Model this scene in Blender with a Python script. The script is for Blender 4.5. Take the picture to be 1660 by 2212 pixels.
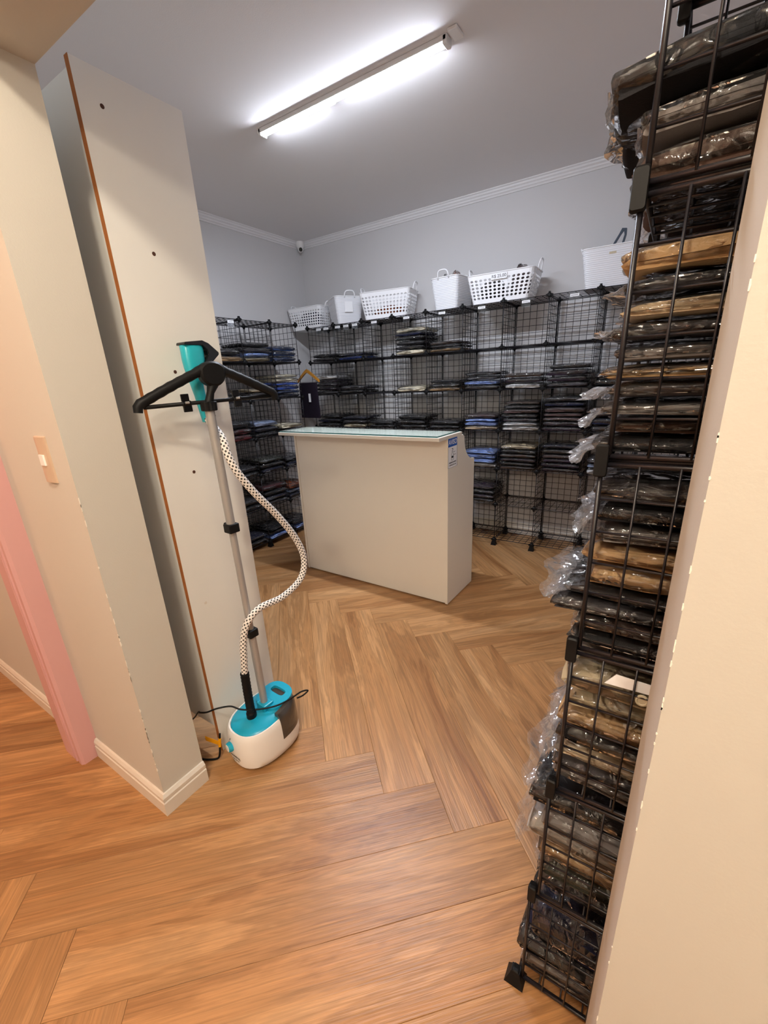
import bpy, bmesh, math, random
from mathutils import Vector, Matrix, noise

for o in list(bpy.data.objects):
    bpy.data.objects.remove(o)
SC = bpy.context.scene
COL = SC.collection
R = math.radians
PI = math.pi
random.seed(7)

# ------------------------------------------------------------------ camera
CAM_H = 1.5
yaw, pitch, roll = R(34.035), R(19.165), R(-2.917)
fwd = Vector((-math.sin(yaw) * math.cos(pitch), math.cos(yaw) * math.cos(pitch), -math.sin(pitch)))
r0 = Vector((math.cos(yaw), math.sin(yaw), 0))
u0 = r0.cross(fwd)
rv = r0 * math.cos(roll) + u0 * math.sin(roll)
uv = -r0 * math.sin(roll) + u0 * math.cos(roll)
cd = bpy.data.cameras.new('camera')
cam = bpy.data.objects.new('camera', cd)
COL.objects.link(cam)
cam.matrix_world = Matrix(((rv.x, uv.x, -fwd.x, 0), (rv.y, uv.y, -fwd.y, 0), (rv.z, uv.z, -fwd.z, CAM_H), (0, 0, 0, 1)))
cd.sensor_fit = 'HORIZONTAL'
cd.sensor_width = 36
cd.lens = 926.2 / 1660 * 36
cd.shift_x = (830 - 822.2) / 1660
cd.shift_y = (1140.9 - 1106) / 1660
cd.clip_start = 0.02
SC.camera = cam

# ------------------------------------------------------------------ world, lamps, exposure
world = bpy.data.worlds.new('world')
SC.world = world
world.use_nodes = True
world.node_tree.nodes['Background'].inputs[0].default_value = (0.5, 0.45, 0.42, 1)
world.node_tree.nodes['Background'].inputs[1].default_value = 0.03
vs = SC.view_settings
vs.view_transform = 'Standard'
vs.look = 'None'
vs.exposure = 0.0
vs.gamma = 1.0
vs.use_curve_mapping = False
TUBE_STRENGTH = 350.0
TUBE_COLOR = (0.82, 0.88, 1.0)


def lamp(name, kind, loc, power, color, radius=0.1, **kw):
    d = bpy.data.lights.new(name, kind)
    d.energy = power
    d.color = color
    d.shadow_soft_size = radius
    o = bpy.data.objects.new(name, d)
    COL.objects.link(o)
    o.location = loc
    for k, v in kw.items():
        setattr(d, k, v)
    return o


# the two warm lamps of the hallway, on its ceiling above and beside the viewer
lamp('hall_lamp', 'POINT', (-0.36, -0.24, 2.78), 66, (1.0, 0.88, 0.70), 0.07)
lamp('hall_lamp_rear', 'POINT', (0.5, -1.55, 2.72), 88, (1.0, 0.88, 0.70), 0.10)
lamp('hall_lamp_far', 'POINT', (-2.9, -0.75, 2.3), 46, (1.0, 0.44, 0.24), 0.12)


# ------------------------------------------------------------------ materials
def lin(h):
    h = h.lstrip('#')
    c = [int(h[i:i + 2], 16) / 255 for i in (0, 2, 4)]
    return tuple(x / 12.92 if x <= .04045 else ((x + .055) / 1.055) ** 2.4 for x in c) + (1,)


def nodes_of(name):
    m = bpy.data.materials.new(name)
    m.use_nodes = True
    nt = m.node_tree
    b = nt.nodes['Principled BSDF']
    return m, nt, b


def N(nt, t, **kw):
    n = nt.nodes.new(t)
    for k, v in kw.items():
        if k.startswith('_'):
            setattr(n, k[1:], v)
        else:
            n.inputs[k.replace('__', ' ')].default_value = v
    return n


def bump(nt, b, src, strength, dist=0.01):
    bp = N(nt, 'ShaderNodeBump', Strength=strength, Distance=dist)
    nt.links.new(src, bp.inputs['Height'])
    nt.links.new(bp.outputs[0], b.inputs['Normal'])
    return bp


def plain(name, col, rough=0.5, metal=0.0, nscale=0, nstr=0.1, var=0.0, vscale=3.0, spec=0.5, dist=0.004, coat=0.0):
    m, nt, b = nodes_of(name)
    c = lin(col) if isinstance(col, str) else col
    b.inputs['Base Color'].default_value = c
    b.inputs['Roughness'].default_value = rough
    b.inputs['Metallic'].default_value = metal
    b.inputs['Specular IOR Level'].default_value = spec
    b.inputs['Coat Weight'].default_value = coat
    tc = N(nt, 'ShaderNodeTexCoord')
    if nscale:
        n = N(nt, 'ShaderNodeTexNoise', Scale=nscale, Detail=4.0)
        nt.links.new(tc.outputs['Object'], n.inputs['Vector'])
        bump(nt, b, n.outputs['Fac'], nstr, dist)
    if var:
        n2 = N(nt, 'ShaderNodeTexNoise', Scale=vscale, Detail=5.0)
        nt.links.new(tc.outputs['Object'], n2.inputs['Vector'])
        mx = N(nt, 'ShaderNodeMix', _data_type='RGBA')
        mx.inputs[6].default_value = tuple(x * (1 - var) for x in c[:3]) + (1,)
        mx.inputs[7].default_value = tuple(min(1, x * (1 + var * .6)) for x in c[:3]) + (1,)
        nt.links.new(n2.outputs['Fac'], mx.inputs[0])
        nt.links.new(mx.outputs[2], b.inputs['Base Color'])
    return m


M = {}
M['wall'] = plain('wall_paint', '#c9c4ba', 0.75, nscale=220, nstr=0.12, var=0.04, vscale=1.3, dist=0.002)
M['wall_grey'] = plain('grey_wall_paint', '#d4d2d2', 0.75, nscale=220, nstr=0.1, var=0.03, vscale=1.1, dist=0.002)
M['ceiling'] = plain('ceiling_paint', '#ebe8e8', 0.85, nscale=200, nstr=0.1, dist=0.002)
M['white_trim'] = plain('white_trim_paint', '#dcd4c8', 0.45, nscale=60, nstr=0.05, dist=0.002)
M['plaster'] = plain('cornice_plaster', '#eae8e8', 0.7, nscale=120, nstr=0.08, dist=0.002)
M['pink_trim'] = plain('pink_trim_paint', '#d0a09e', 0.5, nscale=90, nstr=0.06, dist=0.002)
M['chip'] = plain('bare_plaster_chip', '#f4efe4', 0.8, nscale=150, nstr=0.3)
M['melamine'] = plain('white_melamine', '#e9e7e1', 0.38, nscale=300, nstr=0.05, var=0.03, vscale=2.0, dist=0.001)
M['mdf_edge'] = plain('raw_mdf_edge', '#a4622c', 0.8, nscale=180, nstr=0.3, var=0.25, vscale=14)
M['hole'] = plain('hole_brown', '#4a2a1c', 0.9, nscale=80, nstr=0.1)
M['black'] = plain('black_plastic', '#101011', 0.5, nscale=400, nstr=0.04, dist=0.001, spec=0.2)
M['black_gloss'] = plain('black_gloss_plastic', '#0d0d0e', 0.2, nscale=300, nstr=0.02, dist=0.001)
M['wire'] = plain('black_coated_wire', '#17151a', 0.38, nscale=300, nstr=0.03, dist=0.001)
M['white_pl'] = plain('white_plastic', '#f2efec', 0.28, nscale=200, nstr=0.02, dist=0.001)
M['basket'] = plain('white_basket_plastic', '#f6f6f8', 0.4, nscale=160, nstr=0.03, dist=0.001)
M['teal'] = plain('teal_plastic', '#1a9fc0', 0.25, nscale=200, nstr=0.02, dist=0.001)
M['teal2'] = plain('turquoise_plastic', '#26aebd', 0.3, nscale=200, nstr=0.02, dist=0.001)
M['smoke'] = plain('smoky_tank_plastic', '#3b3734', 0.08, nscale=20, nstr=0.02, coat=0.5)
M['alu'] = plain('brushed_aluminium', '#a9a6a4', 0.36, metal=0.35, nscale=260, nstr=0.05, dist=0.001)
M['yellow'] = plain('yellow_tag', '#f2a50c', 0.5, nscale=60, nstr=0.1)
M['orange_wood'] = plain('varnished_hanger_wood', '#c98a35', 0.35, nscale=50, nstr=0.06, var=0.2, vscale=12)
M['paper'] = plain('white_paper', '#f2f2f4', 0.7, nscale=90, nstr=0.03, dist=0.001)
M['print'] = plain('black_print', '#1b1c22', 0.7, nscale=90, nstr=0.02, dist=0.001)
M['blue_print'] = plain('blue_print', '#1457b4', 0.5, nscale=90, nstr=0.02, dist=0.001)
M['white_print'] = plain('white_print', '#f4f4f4', 0.5, nscale=90, nstr=0.02, dist=0.001)
M['metal_sw'] = plain('champagne_switch_plate', '#dcc3ab', 0.35, metal=0.35, nscale=150, nstr=0.02, dist=0.001)
M['counter'] = plain('beige_melamine', '#ece4d6', 0.4, nscale=300, nstr=0.05, var=0.02, vscale=2.0, dist=0.001)
M['sub'] = plain('floor_joint_dark', '#6b4528', 0.8, nscale=40, nstr=0.1)
M['strap'] = plain('blue_grey_strap', '#3a4654', 0.6, nscale=120, nstr=0.1)
M['brown_tape'] = plain('beige_tape', '#c3b79c', 0.6, nscale=80, nstr=0.05)


def glassy(name, tint, fac, rough=0.02, nscale=0, nstr=0.0, white=0.0):
    m = bpy.data.materials.new(name)
    m.use_nodes = True
    nt = m.node_tree
    nt.nodes.clear()
    out = N(nt, 'ShaderNodeOutputMaterial')
    tr = N(nt, 'ShaderNodeBsdfTransparent', Color=tint)
    gl = N(nt, 'ShaderNodeBsdfGlossy', Roughness=rough)
    gl.inputs['Color'].default_value = (1, 1, 1, 1)
    fr = N(nt, 'ShaderNodeFresnel', IOR=1.5)
    mad = N(nt, 'ShaderNodeMath', _operation='MULTIPLY_ADD', _use_clamp=True)
    mad.inputs[1].default_value = fac[0]
    mad.inputs[2].default_value = fac[1]
    nt.links.new(fr.outputs[0], mad.inputs[0])
    mx = N(nt, 'ShaderNodeMixShader')
    nt.links.new(mad.outputs[0], mx.inputs[0])
    nt.links.new(tr.outputs[0], mx.inputs[1])
    nt.links.new(gl.outputs[0], mx.inputs[2])
    last = mx.outputs[0]
    if nscale:
        tc = N(nt, 'ShaderNodeTexCoord')
        oi = N(nt, 'ShaderNodeObjectInfo')
        ad = N(nt, 'ShaderNodeVectorMath', _operation='ADD')
        sc_ = N(nt, 'ShaderNodeVectorMath', _operation='SCALE')
        sc_.inputs['Scale'].default_value = 7.0
        cmb = N(nt, 'ShaderNodeCombineXYZ')
        nt.links.new(oi.outputs['Random'], cmb.inputs[0])
        nt.links.new(oi.outputs['Random'], cmb.inputs[1])
        nt.links.new(cmb.outputs[0], sc_.inputs[0])
        nt.links.new(tc.outputs['Object'], ad.inputs[0])
        nt.links.new(sc_.outputs[0], ad.inputs[1])
        n1 = N(nt, 'ShaderNodeTexNoise', Scale=nscale, Detail=2.0, Roughness=0.55, Distortion=1.2)
        v = N(nt, 'ShaderNodeTexVoronoi', Scale=nscale * 0.9)
        v.feature = 'DISTANCE_TO_EDGE'
        nt.links.new(ad.outputs[0], n1.inputs['Vector'])
        nt.links.new(ad.outputs[0], v.inputs['Vector'])
        su = N(nt, 'ShaderNodeMath', _operation='ADD')
        nt.links.new(n1.outputs['Fac'], su.inputs[0])
        nt.links.new(v.outputs['Distance'], su.inputs[1])
        bp = N(nt, 'ShaderNodeBump', Strength=nstr, Distance=0.02)
        nt.links.new(su.outputs[0], bp.inputs['Height'])
        nt.links.new(bp.outputs[0], gl.inputs['Normal'])
        nt.links.new(bp.outputs[0], fr.inputs['Normal'])
    if white:
        df = N(nt, 'ShaderNodeBsdfTranslucent', Color=(0.9, 0.9, 0.92, 1))
        d2 = N(nt, 'ShaderNodeBsdfDiffuse', Color=(0.9, 0.9, 0.92, 1))
        m0 = N(nt, 'ShaderNodeMixShader', Fac=0.5)
        nt.links.new(df.outputs[0], m0.inputs[1])
        nt.links.new(d2.outputs[0], m0.inputs[2])
        m2 = N(nt, 'ShaderNodeMixShader', Fac=white)
        nt.links.new(last, m2.inputs[1])
        nt.links.new(m0.outputs[0], m2.inputs[2])
        last = m2.outputs[0]
    nt.links.new(last, out.inputs[0])
    return m


M['bag'] = glassy('clear_plastic_bag', (0.96, 0.96, 0.96, 1), (1.25, 0.006), 0.06, nscale=17, nstr=1.0, white=0.022)
M['flap'] = glassy('clear_plastic_flap', (0.93, 0.93, 0.94, 1), (1.5, 0.02), 0.10, nscale=15, nstr=0.75, white=0.10)
M['acrylic'] = glassy('clear_acrylic', (0.88, 0.9, 0.92, 1), (1.0, 0.03), 0.05)
M['glass'] = glassy('greenish_glass', (0.93, 0.972, 0.975, 1), (0.42, 0.0), 0.12)
M['glass_edge'] = plain('green_glass_edge', '#1f5a58', 0.1, nscale=20, nstr=0.01)


def mat_fabric():
    m, nt, b = nodes_of('folded_fabric')
    oi = N(nt, 'ShaderNodeObjectInfo')
    tc = N(nt, 'ShaderNodeTexCoord')
    n = N(nt, 'ShaderNodeTexNoise', Scale=14.0, Detail=3.0)
    nt.links.new(tc.outputs['Object'], n.inputs['Vector'])
    rmp = N(nt, 'ShaderNodeMapRange')
    rmp.inputs[3].default_value = 0.9
    rmp.inputs[4].default_value = 1.08
    nt.links.new(n.outputs['Fac'], rmp.inputs[0])
    sc_ = N(nt, 'ShaderNodeVectorMath', _operation='SCALE')
    nt.links.new(oi.outputs['Color'], sc_.inputs[0])
    nt.links.new(rmp.outputs[0], sc_.inputs['Scale'])
    nt.links.new(sc_.outputs[0], b.inputs['Base Color'])
    b.inputs['Roughness'].default_value = 0.85
    b.inputs['Specular IOR Level'].default_value = 0.2
    n2 = N(nt, 'ShaderNodeTexNoise', Scale=500.0, Detail=2.0)
    nt.links.new(tc.outputs['Object'], n2.inputs['Vector'])
    bump(nt, b, n2.outputs['Fac'], 0.25, 0.002)
    return m


M['fabric'] = mat_fabric()


def mat_wood():
    m, nt, b = nodes_of('oak_vinyl_plank')
    tc = N(nt, 'ShaderNodeTexCoord')
    oi = N(nt, 'ShaderNodeObjectInfo')
    cmb = N(nt, 'ShaderNodeCombineXYZ')
    mu = N(nt, 'ShaderNodeMath', _operation='MULTIPLY')
    mu.inputs[1].default_value = 37.0
    nt.links.new(oi.outputs['Random'], mu.inputs[0])
    for i in range(3):
        nt.links.new(mu.outputs[0], cmb.inputs[i])
    ad = N(nt, 'ShaderNodeVectorMath', _operation='ADD')
    nt.links.new(tc.outputs['Object'], ad.inputs[0])
    nt.links.new(cmb.outputs[0], ad.inputs[1])
    # broad figure (cathedral) : warped bands running along the plank
    mp = N(nt, 'ShaderNodeMapping')
    mp.inputs['Scale'].default_value = (0.85, 7.5, 1)
    nt.links.new(ad.outputs[0], mp.inputs['Vector'])
    n1 = N(nt, 'ShaderNodeTexNoise', Scale=1.0, Detail=5.0, Roughness=0.6, Distortion=0.6)
    nt.links.new(mp.outputs[0], n1.inputs['Vector'])
    # growth rings
    rg = N(nt, 'ShaderNodeMath', _operation='MULTIPLY')
    rg.inputs[1].default_value = 58.0
    nt.links.new(n1.outputs['Fac'], rg.inputs[0])
    sn = N(nt, 'ShaderNodeMath', _operation='SINE')
    nt.links.new(rg.outputs[0], sn.inputs[0])
    # fine pores
    mp2 = N(nt, 'ShaderNodeMapping')
    mp2.inputs['Scale'].default_value = (3, 190, 1)
    nt.links.new(ad.outputs[0], mp2.inputs['Vector'])
    n2 = N(nt, 'ShaderNodeTexNoise', Scale=1.0, Detail=4.0, Roughness=0.7)
    nt.links.new(mp2.outputs[0], n2.inputs['Vector'])
    cr = N(nt, 'ShaderNodeValToRGB')
    e = cr.color_ramp.elements
    e[0].position, e[0].color = 0.28, lin('#93633a')
    e[1].position, e[1].color = 0.72, lin('#cb9d6d')
    k = cr.color_ramp.elements.new(0.5)
    k.color = lin('#b38354')
    nt.links.new(n1.outputs['Fac'], cr.inputs[0])
    m1 = N(nt, 'ShaderNodeMix', _data_type='RGBA', _blend_type='MULTIPLY')
    a1 = N(nt, 'ShaderNodeMapRange')
    a1.inputs[1].default_value = -1
    a1.inputs[3].default_value = 0.82
    a1.inputs[4].default_value = 1.04
    nt.links.new(sn.outputs[0], a1.inputs[0])
    a2 = N(nt, 'ShaderNodeMapRange')
    a2.inputs[1].default_value = 0.3
    a2.inputs[2].default_value = 0.7
    a2.inputs[3].default_value = 0.68
    a2.inputs[4].default_value = 1.14
    nt.links.new(n2.outputs['Fac'], a2.inputs[0])
    a3 = N(nt, 'ShaderNodeMapRange')
    a3.inputs[3].default_value = 0.88
    a3.inputs[4].default_value = 1.1
    nt.links.new(oi.outputs['Random'], a3.inputs[0])
    p1 = N(nt, 'ShaderNodeMath', _operation='MULTIPLY')
    p2 = N(nt, 'ShaderNodeMath', _operation='MULTIPLY')
    nt.links.new(a1.outputs[0], p1.inputs[0])
    nt.links.new(a2.outputs[0], p1.inputs[1])
    nt.links.new(p1.outputs[0], p2.inputs[0])
    nt.links.new(a3.outputs[0], p2.inputs[1])
    sc_ = N(nt, 'ShaderNodeVectorMath', _operation='SCALE')
    nt.links.new(cr.outputs[0], sc_.inputs[0])
    nt.links.new(p2.outputs[0], sc_.inputs['Scale'])
    nt.links.new(sc_.outputs[0], b.inputs['Base Color'])
    b.inputs['Roughness'].default_value = 0.36
    b.inputs['Specular IOR Level'].default_value = 0.45
    mp3 = N(nt, 'ShaderNodeMapping')
    mp3.inputs['Scale'].default_value = (5, 240, 1)
    nt.links.new(ad.outputs[0], mp3.inputs['Vector'])
    n3 = N(nt, 'ShaderNodeTexNoise', Scale=1.0, Detail=3.0)
    nt.links.new(mp3.outputs[0], n3.inputs['Vector'])
    bump(nt, b, n3.outputs['Fac'], 0.35, 0.0025)
    return m


M['wood'] = mat_wood()


def mat_hose():
    m, nt, b = nodes_of('white_dotted_braid')
    tc = N(nt, 'ShaderNodeTexCoord')
    v = N(nt, 'ShaderNodeTexVoronoi', Scale=1.0, Randomness=0.0)
    v.voronoi_dimensions = '2D'
    mp = N(nt, 'ShaderNodeMapping')
    mp.inputs['Rotation'].default_value = (0, 0, R(45))
    mp.inputs['Scale'].default_value = (1.0, 1.0, 1.0)
    nt.links.new(tc.outputs['UV'], mp.inputs['Vector'])
    nt.links.new(mp.outputs[0], v.inputs['Vector'])
    lt = N(nt, 'ShaderNodeMath', _operation='LESS_THAN')
    lt.inputs[1].default_value = 0.30
    nt.links.new(v.outputs['Distance'], lt.inputs[0])
    mx = N(nt, 'ShaderNodeMix', _data_type='RGBA')
    mx.inputs[6].default_value = lin('#efe9e4')
    mx.inputs[7].default_value = lin('#3b3936')
    nt.links.new(lt.outputs[0], mx.inputs[0])
    nt.links.new(mx.outputs[2], b.inputs['Base Color'])
    b.inputs['Roughness'].default_value = 0.7
    bump(nt, b, v.outputs['Distance'], 0.25, 0.002)
    return m


M['hose'] = mat_hose()


def mat_bin():
    m, nt, b = nodes_of('white_woven_bin_plastic')
    b.inputs['Base Color'].default_value = lin('#e9eaee')
    b.inputs['Roughness'].default_value = 0.4
    tc = N(nt, 'ShaderNodeTexCoord')
    w = N(nt, 'ShaderNodeTexWave', Scale=26.0, Distortion=0.3)
    w.bands_direction = 'Z'
    nt.links.new(tc.outputs['Object'], w.inputs['Vector'])
    bump(nt, b, w.outputs['Fac'], 0.35, 0.004)
    return m


M['bin'] = mat_bin()


def mat_emit(name, col, s):
    m = bpy.data.materials.new(name)
    m.use_nodes = True
    nt = m.node_tree
    nt.nodes.clear()
    o = N(nt, 'ShaderNodeOutputMaterial')
    e = N(nt, 'ShaderNodeEmission', Strength=s)
    e.inputs[0].default_value = col + (1,)
    nt.links.new(e.outputs[0], o.inputs[0])
    return m


M['tube'] = mat_emit('led_diffuser', TUBE_COLOR, TUBE_STRENGTH)


# ------------------------------------------------------------------ mesh helpers
class MB:
    def __init__(s):
        s.v, s.f, s.uv = [], [], {}

    def box(s, a, b):
        i = len(s.v)
        (x0, y0, z0), (x1, y1, z1) = a, b
        s.v += [(x0, y0, z0), (x1, y0, z0), (x1, y1, z0), (x0, y1, z0), (x0, y0, z1), (x1, y0, z1), (x1, y1, z1), (x0, y1, z1)]
        s.f += [tuple(i + k for k in q) for q in ((3, 2, 1, 0), (4, 5, 6, 7), (0, 1, 5, 4), (1, 2, 6, 5), (2, 3, 7, 6), (3, 0, 4, 7))]
        return s

    def tube(s, pts, r, seg=6, cap=True, uvs=None):
        pts = [Vector(p) for p in pts]
        rr = r if isinstance(r, (list, tuple)) else [r] * len(pts)
        n = len(pts)
        base = len(s.v)
        t0 = (pts[1] - pts[0]).normalized()
        ref = Vector((0, 0, 1)) if abs(t0.z) < .9 else Vector((1, 0, 0))
        a = t0.cross(ref).normalized()
        ln = 0
        for k in range(n):
            t = (pts[min(k + 1, n - 1)] - pts[max(k - 1, 0)]).normalized()
            a = (a - t * a.dot(t)).normalized()
            b = t.cross(a)
            if k:
                ln += (pts[k] - pts[k - 1]).length
            for j in range(seg):
                q = 2 * PI * j / seg
                s.v.append(tuple(pts[k] + (a * math.cos(q) + b * math.sin(q)) * rr[k]))
            if k:
                pl = ln - (pts[k] - pts[k - 1]).length
                for j in range(seg):
                    j2 = (j + 1) % seg
                    if uvs:
                        s.uv[len(s.f)] = [(j / seg * uvs[0], pl / uvs[1]), ((j + 1) / seg * uvs[0], pl / uvs[1]), ((j + 1) / seg * uvs[0], ln / uvs[1]), (j / seg * uvs[0], ln / uvs[1])]
                    s.f.append((base + (k - 1) * seg + j, base + (k - 1) * seg + j2, base + k * seg + j2, base + k * seg + j))
        if cap:
            s.f.append(tuple(base + j for j in range(seg))[::-1])
            s.f.append(tuple(base + (n - 1) * seg + j for j in range(seg)))
        return s

    def loft(s, rings, cap=True):
        base = len(s.v)
        m = len(rings[0])
        for r in rings:
            s.v += [tuple(p) for p in r]
        for k in range(1, len(rings)):
            for j in range(m):
                j2 = (j + 1) % m
                s.f.append((base + (k - 1) * m + j, base + (k - 1) * m + j2, base + k * m + j2, base + k * m + j))
        if cap:
            s.f.append(tuple(base + j for j in range(m))[::-1])
            s.f.append(tuple(base + (len(rings) - 1) * m + j for j in range(m)))
        return s

    def prism(s, poly, d0, d1, axis='x'):
        def P(a, b, d):
            return {'x': (d, a, b), 'y': (a, d, b), 'z': (a, b, d)}[axis]
        return s.loft([[P(a, b, d0) for a, b in poly], [P(a, b, d1) for a, b in poly]])

    def grid(s, fn, nu, nv):
        base = len(s.v)
        for i in range(nu + 1):
            for j in range(nv + 1):
                s.v.append(tuple(fn(i / nu, j / nv)))
        for i in range(nu):
            for j in range(nv):
                a = base + i * (nv + 1) + j
                s.f.append((a, a + nv + 1, a + nv + 2, a + 1))
        return s

    def mesh(s, name, mat, smooth=False):
        me = bpy.data.meshes.new(name)
        me.from_pydata(s.v, [], s.f)
        if s.uv:
            l = me.uv_layers.new(name='UVMap')
            for p in me.polygons:
                u = s.uv.get(p.index)
                if u:
                    for li, c in zip(p.loop_indices, u):
                        l.data[li].uv = c
        bm = bmesh.new()
        bm.from_mesh(me)
        bmesh.ops.recalc_face_normals(bm, faces=bm.faces)
        bm.to_mesh(me)
        bm.free()
        for mm in (mat if isinstance(mat, (list, tuple)) else [mat]):
            me.materials.append(M[mm])
        if smooth:
            me.polygons.foreach_set('use_smooth', [True] * len(me.polygons))
            if smooth != 'all':
                try:
                    me.set_sharp_from_angle(angle=R(smooth if smooth is not True else 40))
                except Exception:
                    pass
        me.update()
        return me

    def build(s, name, mat, parent=None, smooth=False, bevel=0):
        return obj(name, s.mesh(name, mat, smooth), parent, bevel)


def obj(name, me, parent=None, bevel=0):
    o = bpy.data.objects.new(name, me)
    COL.objects.link(o)
    if parent:
        o.parent = parent
    if bevel:
        b = o.modifiers.new('bevel', 'BEVEL')
        b.width = bevel
        b.segments = 2
        b.limit_method = 'ANGLE'
    return o


def tag(o, label, cat, group=None):
    o['label'] = label
    o['category'] = cat
    if group:
        o['group'] = group
    return o


def thing(name, label, cat, loc=(0, 0, 0), rz=0, group=None):
    o = bpy.data.objects.new(name, None)
    COL.objects.link(o)
    o.location = loc
    o.rotation_euler = (0, 0, rz)
    o.empty_display_size = .05
    return tag(o, label, cat, group)


def structure(o):
    o['kind'] = 'structure'
    return o


def text(name, body, size, mat, mtx, parent, align='CENTER', shear=0, sx=1):
    c = bpy.data.curves.new(name, 'FONT')
    c.body = body
    c.size = size
    c.align_x = align
    c.align_y = 'CENTER'
    c.shear = shear
    c.extrude = 0.0003
    t = bpy.data.objects.new(name + '_tmp', c)
    COL.objects.link(t)
    dg = bpy.context.evaluated_depsgraph_get()
    me = bpy.data.meshes.new_from_object(t.evaluated_get(dg))
    bpy.data.objects.remove(t)
    me.materials.clear()
    me.materials.append(M[mat])
    o = obj(name, me, parent)
    o.matrix_local = mtx @ Matrix.Diagonal((sx, 1, 1, 1))
    return o


def frame_mtx(o, x, y):
    x = Vector(x).normalized()
    y = Vector(y)
    y = (y - x * y.dot(x)).normalized()
    z = x.cross(y)
    return Matrix(((x.x, y.x, z.x, o[0]), (x.y, y.y, z.y, o[1]), (x.z, y.z, z.z, o[2]), (0, 0, 0, 1)))


def nz(x, y, z=0.0):
    return noise.noise(Vector((x, y, z)))


# ------------------------------------------------------------------ the setting
CEIL = 2.9
XL, XR, YB = -3.58, 0.30, 4.04        # room walls
YF0, YF1 = 0.511, 0.676               # front wall (the opening is cut through it)
OX0, OX1 = -1.373, 0.038              # opening
LINT = 2.24

fl = structure(MB().box((-4.4, -2.2, -0.06), (1.9, YB + 0.1, -0.0045)).build('floor', 'sub'))
# herringbone planks
PL, PW = 1.393, 0.205
pm = MB()
g = 0.0003
bx = 0.0009
hl, hw = PL / 2 - g, PW / 2 - g
pm.loft([[(-hl, -hw, -.0045), (hl, -hw, -.0045), (hl, hw, -.0045), (-hl, hw, -.0045)],
         [(-hl, -hw, -bx), (hl, -hw, -bx), (hl, hw, -bx), (-hl, hw, -bx)],
         [(-hl + bx, -hw + bx, 0), (hl - bx, -hw + bx, 0), (hl - bx, hw - bx, 0), (-hl + bx, hw - bx, 0)]])
plank_me = pm.mesh('plank', 'wood')
S2 = math.sqrt(2)
A0, B0 = 0.19445, 1.2035            # lower left corner of one plank in the diagonal frame
for n in range(-3, 4):
    for k in range(-22, 23):
        for typ in (0, 1):
            if typ == 0:
                a, b = A0 + k * PW + n * PL + PW / 2, B0 - k * PW + n * PL + PL / 2
            else:
                a, b = A0 + (k + 1) * PW - PL / 2 + n * PL, B0 - (k + .5) * PW + n * PL
            x, y = (a - b) / S2, (a + b) / S2
            if -4.0 < x < 1.5 and -1.3 < y < YB + .35:
                o = obj('plank', plank_me, fl)
                o.location = (x, y, random.uniform(-.0003, 0))
                o.rotation_euler = (0, 0, R(135 if typ == 0 else 45) + (PI if random.random() < .5 else 0))

structure(MB().box((-4.4, -2.2, CEIL), (1.9, YB + .1, CEIL + .08)).build('ceiling', 'ceiling'))
structure(MB().box((-4.4, YB, 0), (1.9, YB + .1, CEIL)).build('wall_back', 'wall_grey'))
structure(MB().box((XL - .1, YF1, 0), (XL, YB, CEIL)).build('wall_left', 'wall_grey'))
structure(MB().box((XR, YF1, 0), (XR + .1, YB, CEIL)).build('wall_right', 'wall_grey'))
# front wall with the opening: one body of three joined blocks, right jamb slightly out of square
wf = MB()
wf.box((-4.4, YF0, 0), (OX0, YF1, CEIL))
wf.box((OX0, YF0, LINT), (OX1, YF1, CEIL))
wf.loft([[(.0405, YF0, z), (1.9, YF0, z), (1.9, YF1, z), (.0342, YF1, z)] for z in (0, CEIL)])
wfo = structure(wf.build('wall_front', 'wall'))
# hallway shell behind and beside the viewer
structure(MB().box((-4.4, -2.3, 0), (1.9, -2.2, CEIL)).build('wall_hall', 'wall'))
structure(MB().box((-4.5, -2.2, 0), (-4.4, YF0, CEIL)).build('wall_hall_end', 'wall'))
structure(MB().box((1.9, -2.2, 0), (2.0, YF0, CEIL)).build('wall_hall_side', 'wall'))

# chipped paint along the pillar edge
cm = MB()
for i in range(34):
    z = random.choice((random.uniform(.25, 1.25), random.uniform(.6, 1.2), random.uniform(.2, .5)))
    h = random.uniform(.002, .012)
    w = random.uniform(.0006, .0026)
    ring = []
    for zz, ww in ((z - h, .0004), (z - h * .4, w), (z + h * .3, w * .8), (z + h, .0004)):
        ring.append([(OX0 - ww, YF0 - .0009, zz), (OX0 + .0009, YF0 - .0009, zz), (OX0 + .0009, YF0 + ww, zz), (OX0 - ww, YF0 + ww * .2, zz)])
    cm.loft(ring)
c_ = cm.build('chipped_paint', 'chip', wfo)
c_['kind'] = 'stuff'
cm = MB()
for i in range(26):
    z = random.uniform(.2, 1.6)
    h, w = random.uniform(.001, .007), random.uniform(.0004, .0012)
    cm.loft([[(.0405 - .0008, YF0 - .0008, zz), (.0405 + ww, YF0 - .0008, zz), (.0405 + ww, YF0 + ww * .3, zz), (.0405 - .0008, YF0 + ww, zz)] for zz, ww in ((z - h, .0003), (z, w), (z + h, .0003))])
c_ = cm.build('chipped_paint', 'chip', wfo)
c_['kind'] = 'stuff'


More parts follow.
